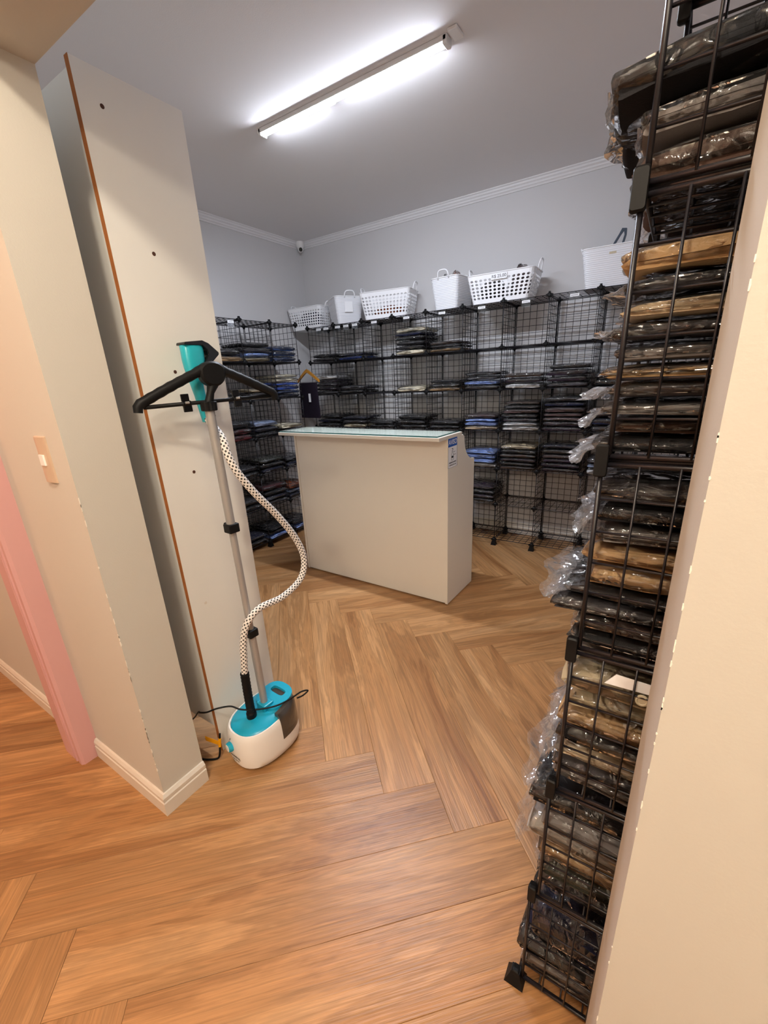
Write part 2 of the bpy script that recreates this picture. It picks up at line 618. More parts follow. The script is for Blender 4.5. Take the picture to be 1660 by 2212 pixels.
def skirting(name, pts, h=.092, t=.0155, mat='white_trim'):
    """pts: polyline of the wall foot, the room lying to the right of the direction of travel"""
    prof = [(0, 0), (t, 0), (t, h * .62), (t * .78, h * .66), (t * .78, h * .70), (t * .9, h * .73), (t * .9, h * .86), (t * .45, h), (0, h)]
    rings = []
    P = [Vector((x, y, 0)) for x, y in pts]
    for i, p in enumerate(P):
        ds = []
        if i:
            ds.append((P[i] - P[i - 1]).normalized())
        if i < len(P) - 1:
            ds.append((P[i + 1] - P[i]).normalized())
        ns = [Vector((d.y, -d.x, 0)) for d in ds]
        n = ns[0] if len(ns) == 1 else (ns[0] + ns[1]) / (1 + ns[0].dot(ns[1]))
        rings.append([tuple(p + n * a + Vector((0, 0, b))) for a, b in prof])
    return structure(MB().loft(rings).build(name, mat))


skirting('baseboard_front', [(-1.886, YF0), (OX0, YF0), (OX0, YF1)])
skirting('baseboard_hall', [(-4.4, YF0), (-2.062, YF0)])
skirting('baseboard_back', [(XL, YB), (XR, YB)], .11)
skirting('baseboard_left', [(XL, YF1), (XL, YB)], .11)
skirting('baseboard_jamb', [(.0342, YF1), (.0405, YF0), (1.9, YF0)], .06, .008)
# pink door frame standing proud of the hall wall
pf = [(-2.058, YF0), (-2.058, .446), (-2.046, .436), (-1.966, .436), (-1.960, .443), (-1.952, .443), (-1.948, .434), (-1.940, .434), (-1.936, .443), (-1.928, .443), (-1.922, .436), (-1.900, .436), (-1.890, .446), (-1.890, YF0)]
structure(MB().prism(pf, 0, 2.3, 'z').build('trim_1', 'pink_trim'))
# ceiling cornices of the back and the side wall
prof = [(0, 0), (.010, 0), (.014, .010), (.024, .016), (.026, .026), (.038, .034), (.040, .044), (.052, .050), (.052, .056), (0, .056)]
structure(MB().loft([[(x, YB - a, CEIL - .056 + b) for a, b in prof] for x in (XL + .0, XR)]).build('trim_2', 'plaster'))
structure(MB().loft([[(XL + a, y, CEIL - .056 + b) for a, b in prof] for y in (YF1, YB)]).build('trim_3', 'plaster'))

# ------------------------------------------------------------------ ceiling light
t = thing('tube_light', 'white tube batten glowing cool white on the ceiling', 'light', (-1.645, 2.275, CEIL))
MB().box((-.60, -.027, -.022), (.60, .027, 0)).build('housing', 'white_pl', t, bevel=.003)
dm = MB()
arc = [(-.023 + .046 * (i / 8), -.022 - .0085 * math.sin(PI * i / 8) ** .7) for i in range(9)]
dm.loft([[(x, a, b) for a, b in arc] for x in (-.585, .585)])
dm.build('diffuser', 'tube', t, smooth=50)
for s in (-1, 1):
    MB().box((s * .585 - .004, -.027, -.034), (s * .585 + .018 * (1 if s > 0 else .8), .027, -.0)).build('end_cap', 'white_pl', t, bevel=.004)
MB().box((-.13, .020, -.024), (-.06, .036, -.002)).build('mounting_clip', 'white_pl', t, bevel=.004)
MB().box((.615, -.05, -.014), (.66, .03, -.001)).build('junction_cover', 'white_pl', t, bevel=.004)

# ------------------------------------------------------------------ security camera in the ceiling corner
t = thing('security_camera', 'small white dome security camera in the ceiling corner', 'camera', (XL + .06, YB - .07, CEIL - .06), R(45))
MB().loft([[(.042 * s * math.cos(a), .042 * s * math.sin(a), z) for a in [2 * PI * i / 16 for i in range(16)]] for s, z in ((1, .0595), (1, .03), (.92, .01), (.6, -.004))]).build('base', 'white_pl', t, smooth=True)
MB().loft([[(.03 * s * math.cos(a), .03 * s * math.sin(a) - .022, z * .9 - .014) for a in [2 * PI * i / 14 for i in range(14)]] for s, z in ((.3, .031), (.8, .02), (1, 0), (.8, -.02), (.3, -.031))]).build('housing', 'white_pl', t, smooth='all')
MB().tube([(0, -.04, -.016), (0, -.056, -.024)], .018, 14).build('lens', 'black_gloss', t)

# ------------------------------------------------------------------ light switch
t = thing('light_switch', 'satin beige light switch plate on the pillar beside the pink door frame', 'switch', (-1.512, YF0, 1.324))
sw = MB()
for z in (0,):
    rings = []
    for i in range(9):
        x = -.036 + .072 * i / 8
        d = -.010 * math.sin(PI * (i + .6) / 9.2) ** .6 - .001
        rings.append([(x, 0, -.068), (x, d, -.066), (x, d, .066), (x, 0, .068)])
    sw.loft(rings)
sw.build('plate', 'metal_sw', t)
MB().box((-.012, -.0145, -.016), (.018, -.009, .016)).build('rocker', 'white_pl', t, bevel=.0015)

# ------------------------------------------------------------------ white board standing behind the pillar
t = thing('board_partition', 'tall white laminated board with raw brown edge standing behind the steamer', 'board', (-1.43, .80, 0))
bd = MB()
bd.loft([[(-.018, 0 - l, z), (0, 0 - l, z), (0, .325 - l, z), (-.018, .325 - l, z)] for z, l in ((0, 0), (2.33, .010))])
bd.build('side_board', 'melamine', t)
MB().loft([[(-.0182, -.0006 - l, z), (.0002, -.0006 - l, z), (.0002, .0004 - l, z), (-.0182, .0004 - l, z)] for z, l in ((0, 0), (2.331, .010))]).build('raw_edge', 'mdf_edge', t)
MB().box((-.52, .004, .12), (-.019, .022, 2.322)).build('front_panel', 'melamine', t)
hm = MB()
hm.loft([[(.0002 + d, .006 * s * math.cos(a), .006 * s * math.sin(a)) for a in [2 * PI * i / 12 for i in range(12)]] for d, s in ((-.002, 1), (.0004, 1), (.0005, .8))])
hole_me = hm.mesh('screw_hole', 'hole')
for y, z in ((.055, 2.245), (.125, 1.905), (.12, 1.556), (.118, 1.212), (.245, 1.40), (.06, .70), (.20, .45)):
    o = obj('screw_hole', hole_me, t)
    o.location = (.0, y, z)
    if z < .8:
        o.data = hm.mesh('screw_cap', 'white_trim')
        o.name = 'screw_cap'


# ------------------------------------------------------------------ reception counter
ca = R(-1.17)
t = thing('reception_counter', 'white reception counter with raised front and shaped side panels', 'counter', (-1.104, 2.413, 0), ca)
CW, CD, CH = 1.309, .415, 1.137
MB().box((-CW + .02, .004, .012), (-.019, .022, CH)).build('front_panel', 'counter', t, bevel=.001)
side = [(0, .008), (CD, .008), (CD, .955)]
for i in range(1, 11):
    q = i / 10 * PI / 2
    side.append((CD - .02 - .16 * math.sin(q) ** 1.0 * .95, .955 + .165 * (1 - math.cos(q)) + .003))
side += [(.225, CH), (0, CH)]
for x in (-CW, -.018):
    MB().prism(side, x, x + .018, 'x').build('side_panel', 'counter', t, bevel=.001)
MB().box((-CW - .03, -.125, CH), (.004, .195, CH + .022)).build('countertop', 'counter', t, bevel=.0015)
MB().box((-CW + .02, .03, .72), (-.02, CD - .02, .74)).build('desk_shelf', 'melamine', t)
for x in (-CW + .03, -.04):
    for y in (.03, CD - .04):
        MB().tube([(x, y, 0), (x, y, .0125)], .012, 10).build('glide', 'black', t)
# notice sticker on the near side
st = MB().box((.0002, .0, .955), (.0012, .128, 1.157 - .02)).build('notice_sticker', 'paper', t)
st['label'] = 'white notice sticker with blue header'
MB().box((.0012, .0, 1.085), (.0016, .128, 1.137)).build('sticker_header', 'blue_print', st)
nx = lambda y, z: frame_mtx((.0018, y, z), (0, 1, 0), (0, 0, 1))
text('sticker_title', 'AVISO', .044, 'white_print', nx(.064, 1.111), st, shear=.12, sx=.95)
text('sticker_text', 'HIGIENIZE AS MÃOS', .0125, 'print', nx(.064, .986), st, sx=.9)
text('sticker_text', 'COM ÁLCOOL GEL', .0125, 'print', nx(.064, .970), st, sx=.9)
bt = MB()
bot = [(.048, 1.0), (.048, 1.036), (.054, 1.046), (.054, 1.060), (.066, 1.060), (.066, 1.046), (.074, 1.036), (.074, 1.0), (.048, 1.0)]
bt.tube([(.0016, y, z) for y, z in bot], .0011, 4)
bt.tube([(.0016, y, z) for y, z in ((.066, 1.062), (.066, 1.072), (.052, 1.072))], .002, 4)
bt.box((.0013, .049, 1.014), (.0018, .073, 1.026))
bt.tube([(.0016, y, z) for y, z in ((.072, 1.028), (.084, 1.034), (.098, 1.030), (.108, 1.036))], .0011, 4)
bt.tube([(.0016, y, z) for y, z in ((.074, 1.052), (.086, 1.046), (.1, 1.052))], .0011, 4)
bt.build('sticker_drawing', 'print', st)
for pts in ([(.0016, .0, 1.085), (.0016, .0, .955), (.0016, .128, .955), (.0016, .128, 1.085)],):
    MB().tube(pts, .0009, 4).build('sticker_border', 'print', st)
# sheet of glass lying on top
t = thing('glass_sheet', 'clear greenish glass sheet lying on the reception counter top', 'glass', (-1.104, 2.413, CH + .0225), ca)
MB().box((-CW - .022, -.117, .0), (-.012, .187, .0075)).build('pane', 'glass', t)
gm = MB()
gm.box((-CW - .0222, -.1172, .0), (-.0118, -.1166, .0075))
gm.box((-.0122, -.1172, .0), (-.0118, .1872, .0075))
gm.build('pane_edge', 'glass_edge', t)


# ------------------------------------------------------------------ wire cube racks
PS = .30   # unit panel, scaled to fit
def panel_mesh(fr, wr):
    m = MB()
    h = .5
    c = [(-h, -h, 0), (h, -h, 0), (h, h, 0), (-h, h, 0)]
    for i in range(4):
        m.tube([c[i], c[(i + 1) % 4]], fr, 6)
    for i in range(1, 6):
        q = -h + i / 6
        m.tube([(q, -h, fr * .6), (q, h, fr * .6)], wr, 5)
        m.tube([(-h, q, -fr * .3), (h, q, -fr * .3)], wr, 5)
    return m.mesh('wire_panel', 'wire', smooth='all')


panel_me = panel_mesh(.0095, .0064)
panel_near = panel_mesh(.0125, .0068)


def connector_mesh():
    m = MB()
    m.loft([[(r * math.cos(a), y, r * math.sin(a)) for a in [2 * PI * i / 10 for i in range(10)]] for r, y in ((.010, -.016), (.0165, -.011), (.0165, .006), (.011, .014))])
    m.box((-.024, -.009, -.007), (.024, .006, .007))
    m.box((-.007, -.009, -.024), (.007, .006, .024))
    return m.mesh('connector', 'black')


def plate_mesh():
    m = MB()
    w, h, r = .0092, .0245, .004
    poly = []
    for cx_, cz_, a0 in ((w - r, h - r, 0), (-w + r, h - r, 90), (-w + r, -h + r, 180), (w - r, -h + r, 270)):
        for k in range(4):
            a = R(a0 + 30 * k)
            poly.append((cx_ + r * math.cos(a), cz_ + r * math.sin(a)))
    m.loft([[(x * s, y, z * s) for x, z in poly] for s, y in ((.9, -.010), (1, -.0075), (1, -.001), (.8, .012))])
    return m.mesh('connector', 'black')


def foot_mesh():
    m = MB()
    m.loft([[(-w, -d, z), (w, -d, z), (w, d, z), (-w, d, z)] for w, d, z in ((.024, .022, 0), (.022, .02, .008), (.013, .012, .05), (.011, .010, .068))])
    return m.mesh('foot', 'black')


con_me, plate_me, foot_me = connector_mesh(), plate_mesh(), foot_mesh()


def rack(name, label, node, ncol, nlev, con, skip=(), foot_scale=1.0, rzc=0, pan=None):
    """node(i, d, k): position of column line i, d = 0 front / 1 back, level k"""
    base = Vector(node(0, 0, 0))
    t = thing(name, label, 'wire rack', (base.x, base.y, 0))
    inv = Vector((-base.x, -base.y, 0))

    def put(a, b, c):
        a, b, c = Vector(a), Vector(b), Vector(c)
        d = b + c - a
        ctr = (b + c) / 2
        u, v = b - a, c - a
        mt = frame_mtx(ctr + inv, u, v)
        o = obj('wire_panel', pan or panel_me, t)
        s = .962
        o.matrix_local = mt @ Matrix.Diagonal((u.length * s, v.length * s, .34, 1))
    for k in range(nlev):
        for i in range(ncol):
            if ('s', i, k) not in skip:
                put(node(i, 0, k), node(i + 1, 0, k), node(i, 1, k))
            if k < nlev - 1 and ('b', i, k) not in skip:
                put(node(i, 1, k), node(i + 1, 1, k), node(i, 1, k + 1))
        for i in range(ncol + 1):
            if k < nlev - 1:
                put(node(i, 0, k), node(i, 1, k), node(i, 0, k + 1))
            for d in (0, 1):
                p = Vector(node(i, d, k)) + inv
                o = obj('connector', con, t)
                o.location = p
                o.rotation_euler = (0, 0, rzc)
                if k == 0:
                    f = obj('foot', foot_me, t)
                    f.location = (p.x, p.y, 0)
                    f.rotation_euler = (0, 0, rzc)
                    f.scale = (foot_scale, foot_scale, min(1.0, max(.3, (p.z + .02) / .068)))
    return t


XC = [-3.24 + .3395 * i for i in range(11)]
ZL = [.052, .386, .706, 1.035, 1.368, 1.692, 2.022]
YFR, YBK = 3.646, 3.985
rack('wire_rack', 'long black wire cube rack along the back wall under the baskets', lambda i, d, k: (XC[i], YBK if d else YFR, ZL[k]), 10, 7, con_me)
YC = [1.98, 2.32, 2.66, 2.995, 3.325]
LXF, LXB = -3.105, -3.445
rack('wire_rack', 'black wire cube rack along the far side wall half hidden by the white board', lambda i, d, k: (LXB if d else LXF, YC[i], ZL[k]), 4, 7, con_me, rzc=R(90))
RZ = [.016 + .338 * k for k in range(7)]
RX = [-.132, -.112, -.097, -.088, -.077, -.071, -.072]
YR = [.722, 1.06, 1.40]
rack('wire_rack', 'nearest black wire cube rack beside the cream wall edge, packed with bagged clothes', lambda i, d, k: (RX[k] + (.315 if d else 0), YR[i], RZ[k]), 2, 7, plate_me, pan=panel_near)


# ------------------------------------------------------------------ folded garments in plastic bags
GL, GW, GT = .28, .27, .04


def garment_mesh(nl, seed, loopfirst=True):
    """an accordion of nl cloth layers, fold loops facing -x; thickness GT"""
    rnd = random.Random(seed)
    t = GT / nl
    L = GL
    path = []
    for i in range(nl):
        z = t * (i + .5)
        jit = rnd.uniform(-.006, .006)
        x0, x1 = -L / 2 + t / 2 + abs(jit) * (0 if i in (0, nl - 1) else 1.4), L / 2 - t / 2
        xs = [x0 + (x1 - x0) * k / 7 for k in range(8)]
        if i % 2 == 1:
            xs = xs[::-1]
        if loopfirst:
            xs = xs[::-1]
        if i and True:
            # half circle joining the previous layer
            px_, pz = path[-1]
            sgn = 1 if px_ > 0 else -1
            for k in range(1, 6):
                a = -PI / 2 + PI * k / 6
                path.append((px_ + sgn * math.cos(a) * t / 2, pz + t / 2 + math.sin(a) * t / 2))
            xs[0] = px_
        path += [(x, z) for x in xs]
    h = t * .47
    n = len(path)
    left, right = [], []
    for i in range(n):
        a = Vector(path[max(i - 1, 0)])
        b = Vector(path[min(i + 1, n - 1)])
        d = (b - a)
        d = d.normalized() if d.length > 1e-9 else Vector((1, 0))
        nn = Vector((-d.y, d.x))
        left.append(Vector(path[i]) + nn * h)
        right.append(Vector(path[i]) - nn * h)
    outline = left + right[::-1]
    m = MB()
    rings = []
    ny = 10
    so = seed * 3.7
    for j in range(ny + 1):
        y = -GW / 2 + GW * j / ny
        e = abs(2 * j / ny - 1)
        pinch = 1 - .30 * e ** 8
        ring = []
        for p in outline:
            zz = p.y
            f = zz / GT
            dx = .012 * nz(y * 9 + so, zz * 50) * (1 if p.x < 0 else .5)
            dz = .009 * f * nz(p.x * 7 + so, y * 7) + .0035 * nz(p.x * 16, y * 16 + so, f * 2.5) + .002 * nz(p.x * 45 + so, y * 45, f * 4)
            dy = .010 * nz(p.x * 9 + so, zz * 70, 5.0) * e ** 4 * (1 if j else -1)
            droop = -.009 * f * (abs(p.x) / (GL / 2)) ** 4 - .004 * f * e ** 3
            zc = GT * .45 + (zz - GT * .45) * pinch
            ring.append((p.x + dx, y + dy, max(.0003, zc + dz + droop)))
        rings.append(ring)
    zm = max(p[2] for r_ in rings for p in r_)
    m.loft([[(x, y, z * GT / zm) for x, y, z in r_] for r_ in rings])
    return m.mesh('folded_garment', 'fabric', smooth=60)


def bag_mesh(seed, flap=.03, m_=.004, name='plastic_bag', drop=None):
    rnd = random.Random(seed * 11 + 1)
    m = MB()
    a, b, c = GL / 2 + m_ + .004, GW / 2 + m_, GT / 2 + m_ * .55
    so = seed * 5.3
    rings = []
    nyy = 9
    for j in range(nyy + 1):
        v = -1 + 2 * j / nyy
        sh = (1 - abs(v) ** 8 * .55)
        ring = []
        for i in range(30):
            q = 2 * PI * i / 30
            cx_, sz = math.cos(q), math.sin(q)
            x = a * math.copysign(abs(cx_) ** .28, cx_)
            z = c * math.copysign(abs(sz) ** .45, sz) * sh
            y = b * v
            d = .008 * nz(x * 14 + so, y * 14, z * 30) + .003 * nz(x * 40 + so, y * 40, z * 60)
            ring.append((x + d * .8 + (.004 * nz(y * 40, z * 60, so) if cx_ < 0 else 0), y + .004 * nz(x * 30, so, z * 30), max(.0, GT / 2 + z + max(-.002, d * .6))))
        rings.append(ring)
    zm = max(p[2] for r_ in rings for p in r_)
    m.loft([[(x, y, z * GT * 1.05 / zm) for x, y, z in r_] for r_ in rings])
    mb2 = MB()
    # crumpled open end of the bag, in front
    if flap:
        y0, y1 = -b * rnd.uniform(.8, 1), b * rnd.uniform(.75, 1)
        dr = rnd.uniform(-.5, .35) if drop is None else drop

        def F(u, v):
            y = y0 + (y1 - y0) * v
            ln = flap * (.62 + .7 * abs(nz(v * 3.1 + so, 1.3)) + .2 * nz(v * 11, so)) * (1 - .35 * abs(2 * v - 1) ** 3)
            x = -a + .014 - ln * u
            z = GT * .5 + u * flap * dr + .42 * flap * u * nz(v * 4.3 + so, u * 1.6) + .2 * flap * nz(v * 8 + so, u * 2.5, 2.0) * u ** .5
            return (x, y + .01 * u * nz(u * 6, v * 8 + so), z)
        mb2.grid(F, 7, 16)
        def F2(u, v):
            x, y, z = F(u, v)
            return (x + .006 * u, y, z + .002 + .26 * flap * u * nz(v * 4 + so + 9, u * 2))
        mb2.grid(F2, 6, 14)
    off = len(m.v)
    nf = len(m.f)
    m.v += mb2.v
    m.f += [tuple(i + off for i in f) for f in mb2.f]
    me = m.mesh(name, ['bag', 'flap'], smooth='all')
    for p in me.polygons:
        if p.index >= nf:
            p.material_index = 1
    return me


GAR = [garment_mesh(n, i + 1, lf) for i, (n, lf) in enumerate(((3, True), (4, True), (4, False), (5, True), (2, True), (3, False)))]
BAG_S = [bag_mesh(i + 1, .022) for i in range(4)]
BAG_L = [bag_mesh(i + 21, f) for i, f in enumerate((0, .02, .05, .035, .09, .025))] + [bag_mesh(41, .085, drop=-.25), bag_mesh(47, .065, drop=-.6)]

HUE = {
    'black': ('#141316', 'black'), 'black2': ('#1b181c', 'soft black'), 'navy': ('#181b33', 'dark navy'), 'charcoal': ('#3a373a', 'charcoal'),
    'grey': ('#6d6764', 'warm grey'), 'lgrey': ('#9c9690', 'light grey'), 'brown': ('#4a382f', 'dark brown'), 'mauve': ('#5d4a4a', 'mauve brown'),
    'purple': ('#2a1c2a', 'dark aubergine'), 'maroon': ('#4a1f22', 'maroon'), 'tan': ('#a98a63', 'tan'), 'beige': ('#c2ad90', 'beige'),
    'cream': ('#e0d6bd', 'cream'), 'white': ('#e8e6e4', 'white'), 'lblue': ('#94aee6', 'light blue'), 'blue': ('#2f4c9c', 'royal blue'),
    'denim': ('#34466e', 'denim blue'), 'rust': ('#8a4a2c', 'rust brown'), 'khaki': ('#a8987c', 'khaki'), 'olive': ('#34352c', 'dark olive'), 'greyblue': ('#7f8ba3', 'grey blue'),
}
ORD = ['lowest', 'second', 'third', 'fourth', 'fifth', 'sixth', 'seventh', 'eighth', 'ninth', 'tenth', 'eleventh', 'twelfth']


def place(hue, loc, rz, T, label, group, bags, sx=1.0, sy=1.0, tilt=(0, 0), gi=None, bag=True, bi=None):
    g_ = obj('folded_garment', GAR[random.randrange(len(GAR)) if gi is None else gi])
    g_.location = loc
    g_.rotation_euler = (tilt[0], tilt[1], rz)
    g_.scale = (sx, sy, T / GT)
    c = lin(HUE[hue][0])
    v = random.uniform(.85, 1.15)
    g_.color = (c[0] * v, c[1] * v, c[2] * v, 1)
    tag(g_, label, 'clothes', group)
    if bag:
        obj('plastic_bag', bags[random.randrange(len(bags)) if bi is None else bi], g_)
    return g_


def stack(hues, x, y, z0, rz, where, group, total, bags, sx=1.0, sy=1.0, special={}):
    """hues listed from top to bottom; total height"""
    hs = hues[::-1]
    wts = [random.uniform(.85, 1.15) * special.get(len(hs) - 1 - q, {}).get('w', 1) for q in range(len(hs))]
    s = sum(wts)
    z = z0
    n = len(hs)
    for i, h in enumerate(hs):
        T = total * wts[i] / s
        posn = 'only' if n == 1 else ('topmost' if i == n - 1 else ORD[i] + (' from below' if 0 < i else ''))
        lab = f"{HUE[h][1]} folded garment, {posn}{' one' if n == 1 else ''}, {where}"
        j = random.uniform(-1, 1)
        c, sn = math.cos(rz), math.sin(rz)
        a = random.uniform(-.006, .006)
        b = random.uniform(-.008, .008)
        sp_ = special.get(n - 1 - i, {})
        a += sp_.get('dx', 0)
        place(h, (x + a * c - b * sn, y + a * sn + b * c, z), rz + R(2.5) * j, T * (.97 if bags is BAG_L else .94) - .002, lab, group, bags, sx * random.uniform(.96, 1.02), sy * random.uniform(.95, 1.02), gi=sp_.get('gi'), bi=sp_.get('bi'), tilt=(0, sp_.get('tilt', 0)))
        z += T
    return z


ROWN = ['bottom row', 'fifth row', 'fourth row', 'third row', 'second row', 'top row']
CNAME = ['first', 'second', 'third', 'fourth', 'fifth', 'sixth', 'seventh', 'eighth', 'ninth', 'tenth']
GB = 'folded garments on the back wall rack'
B = {  # (column, level of the shelf): (colours from top to bottom, stack height)
    (0, 5): (['black', 'black2'], .075), (1, 5): (['navy', 'blue'], .06),
    (3, 5): (['cream', 'navy', 'black', 'black', 'black2', 'cream'], .225), (4, 5): (['brown', 'black', 'tan'], .085),
    (0, 4): (['white', 'purple', 'purple', 'purple', 'charcoal'], .19), (1, 4): (['charcoal', 'black2'], .08),
    (3, 4): (['cream'], .06), (4, 4): (['black', 'black', 'tan'], .095), (5, 4): (['black', 'black2', 'lblue', 'charcoal'], .145),
    (6, 4): (['brown', 'purple', 'white'], .12), (7, 4): (['black', 'purple', 'purple', 'charcoal'], .17), (8, 4): (['charcoal', 'black'], .1),
    (0, 3): (['black', 'navy', 'black2'], .13), (1, 3): (['navy', 'charcoal', 'cream'], .11), (2, 3): (['black', 'black2'], .07),
    (3, 3): (['black', 'black2', 'black'], .125), (4, 3): (['black2', 'black'], .08),
    (5, 3): (['mauve', 'lblue', 'lblue', 'beige'], .135), (6, 3): (['brown', 'black', 'mauve', 'black', 'purple', 'white', 'white'], .235),
    (7, 3): (['black', 'navy', 'mauve', 'mauve', 'mauve', 'purple', 'purple'], .265), (8, 3): (['purple', 'navy', 'charcoal'], .16),
    (5, 2): (['lblue', 'lblue', 'lblue', 'white'], .155), (6, 2): (['khaki', 'black', 'brown', 'purple', 'black2', 'brown'], .21),
    (7, 2): (['navy', 'black', 'mauve', 'purple', 'purple', 'purple'], .225), (8, 2): (['charcoal', 'greyblue', 'white'], .14),
    (5, 1): (['purple', 'black', 'purple', 'charcoal'], .165),
}
for (c, k), (hs, tot) in B.items():
    stack(hs, XC[c] + .17, (YFR + YBK) / 2 - .012, ZL[k] + .009, R(90), f"{ROWN[k]}, {CNAME[c]} column, back rack", GB, tot, BAG_S, 1.03, 1.04)

GLR = 'folded garments on the side wall rack'
Lr = {
    (1, 5): (['black', 'tan'], .1), (2, 5): (['black', 'charcoal', 'lblue', 'khaki'], .16), (3, 5): (['denim', 'denim', 'denim'], .14),
    (2, 4): (['khaki', 'charcoal', 'lgrey'], .1), (3, 4): (['cream', 'cream', 'blue', 'blue', 'denim', 'navy'], .215),
    (1, 3): (['black', 'maroon', 'maroon'], .17), (2, 3): (['greyblue', 'navy', 'black'], .15), (3, 3): (['cream', 'navy'], .09),
    (1, 2): (['black2', 'black'], .1), (2, 2): (['olive', 'black', 'navy'], .14), (3, 2): (['charcoal', 'navy'], .11),
    (1, 1): (['charcoal', 'black'], .12), (2, 1): (['maroon', 'black', 'navy', 'charcoal'], .2), (3, 1): (['rust', 'greyblue', 'navy'], .15),
    (2, 0): (['black', 'black2', 'lblue'], .12), (3, 0): (['black', 'lblue'], .1), (1, 0): (['navy', 'black'], .1),
}
SIDE = {1: 'third column from corner', 2: 'second column from corner', 3: 'corner column'}
for (c, k), (hs, tot) in Lr.items():
    stack(hs, (LXF + LXB) / 2 + .012, (YC[c] + YC[c + 1]) / 2, ZL[k] + .009, R(180), f"{ROWN[k]}, {SIDE[c]}, side rack", GLR, tot, BAG_S, 1.03, 1.04)

GN = 'folded garments on the nearest rack'
Nr = {
    5: (['black', 'grey', 'brown'], .155),
    4: (['tan', 'charcoal', 'beige', 'charcoal', 'grey', 'tan', 'charcoal', 'grey', 'brown', 'black'], .285),
    3: (['charcoal', 'black', 'grey', 'tan', 'tan', 'black', 'charcoal', 'brown', 'black'], .30),
    2: (['khaki', 'khaki', 'tan', 'black', 'beige', 'charcoal', 'grey'], .295),
    1: (['black', 'grey', 'lgrey', 'tan', 'olive', 'charcoal'], .285),
    0: (['navy', 'black', 'grey', 'brown'], .25),
}
SPEC = {
    5: {0: dict(dx=-.045, gi=1, bi=3, w=1.3, tilt=R(-4)), 1: dict(bi=3, gi=0)},
    4: {0: dict(gi=4, bi=5, w=1.5), 1: dict(bi=2), 2: dict(gi=4, bi=3, w=1.2), 3: dict(dx=-.02, bi=2), 5: dict(dx=-.01, bi=3), 6: dict(bi=6, dx=-.01), 7: dict(bi=7), 8: dict(bi=3, gi=0), 9: dict(dx=-.015, gi=1)},
    3: {0: dict(bi=3, w=1.2), 2: dict(bi=2), 3: dict(gi=4, bi=5, w=1.3), 4: dict(gi=0, bi=1, w=1.2), 5: dict(bi=7, dx=-.02), 6: dict(bi=2, dx=-.045), 7: dict(bi=3)},
    2: {0: dict(gi=4, w=1.8, bi=1), 1: dict(w=1.2, bi=3), 3: dict(bi=2), 5: dict(bi=3)},
    1: {0: dict(bi=2, dx=-.03), 1: dict(bi=3), 2: dict(bi=7, dx=-.02, w=1.3), 3: dict(gi=0, bi=1)},
    0: {0: dict(gi=4, w=2.2, bi=1), 1: dict(bi=0), 2: dict(bi=1)},
}
rrow = {5: 'top row', 4: 'second row', 3: 'third row', 2: 'fourth row', 1: 'fifth row', 0: 'bottom row'}
for k, (hs, tot) in Nr.items():
    stack(hs, (RX[k] + RX[k + 1]) / 2 + .150, YR[0] + .158, RZ[k] + .009, 0, f"{rrow[k]}, end stack of the nearest rack", GN, tot, BAG_L, 1.06, 1.06, SPEC.get(k, {}))
kh = [o for o in COL.objects if o.get('label', '').startswith('khaki folded garment, topmost, fourth row, end stack')][0]
MB().loft([[(-.03 + r * math.cos(a), y, .020 + r * math.sin(a) * .8) for a in [2 * PI * i / 16 for i in range(16)]] for r, y in ((.0095, -.142), (.0095, -.145), (.007, -.1455), (.006, -.1445))]).build('button', 'brown_tape', kh, smooth=40)
MB().loft([[(-.085, y, .030), (-.02, y, .030), (-.005, y, .043), (-.07, y, .046)] for y in (-.143, -.1415)]).build('paper_tag', 'paper', kh)
for k in (5, 3, 1):
    hs = [['navy', 'black', 'charcoal'], ['grey', 'black', 'tan', 'navy'], ['black', 'brown', 'grey']][(5 - k) // 2]
    stack(hs, (RX[k] + RX[k + 1]) / 2 + .156, YR[1] + .165, RZ[k] + .009, 0, f"{rrow[k]}, second stack of the nearest rack", GN, .2, BAG_L, 1.0, 1.04)


# ------------------------------------------------------------------ baskets and bins on top of the back rack
def rrect(hx, hy, r, n_per):
    """points round a rounded rectangle, even in arc length"""
    pts = []
    segs = []
    import itertools
    fine = []
    for cx_, cy_, a0 in ((hx - r, hy - r, 0), (-hx + r, hy - r, 90), (-hx + r, -hy + r, 180), (hx - r, -hy + r, 270)):
        for k in range(9):
            a = R(a0 + 90 * k / 8)
            fine.append(Vector((cx_ + r * math.cos(a), cy_ + r * math.sin(a))))
    fine.append(fine[0])
    L = [0]
    for i in range(1, len(fine)):
        L.append(L[-1] + (fine[i] - fine[i - 1]).length)
    for k in range(n_per):
        d = L[-1] * k / n_per
        i = next(j for j in range(1, len(L)) if L[j] >= d - 1e-9)
        f = (d - L[i - 1]) / max(1e-9, L[i] - L[i - 1])
        pts.append(fine[i - 1].lerp(fine[i], f))
    return pts


def tub_point(ptsb, ptst, H):
    def f(u, v):
        n = len(ptsb)
        q = (u % 1) * n
        i = int(q) % n
        fr = q - int(q)
        j = (i + 1) % n
        b = ptsb[i].lerp(ptsb[j], fr)
        t_ = ptst[i].lerp(ptst[j], fr)
        p = b.lerp(t_, v)
        return (p.x, p.y, v * H)
    return f


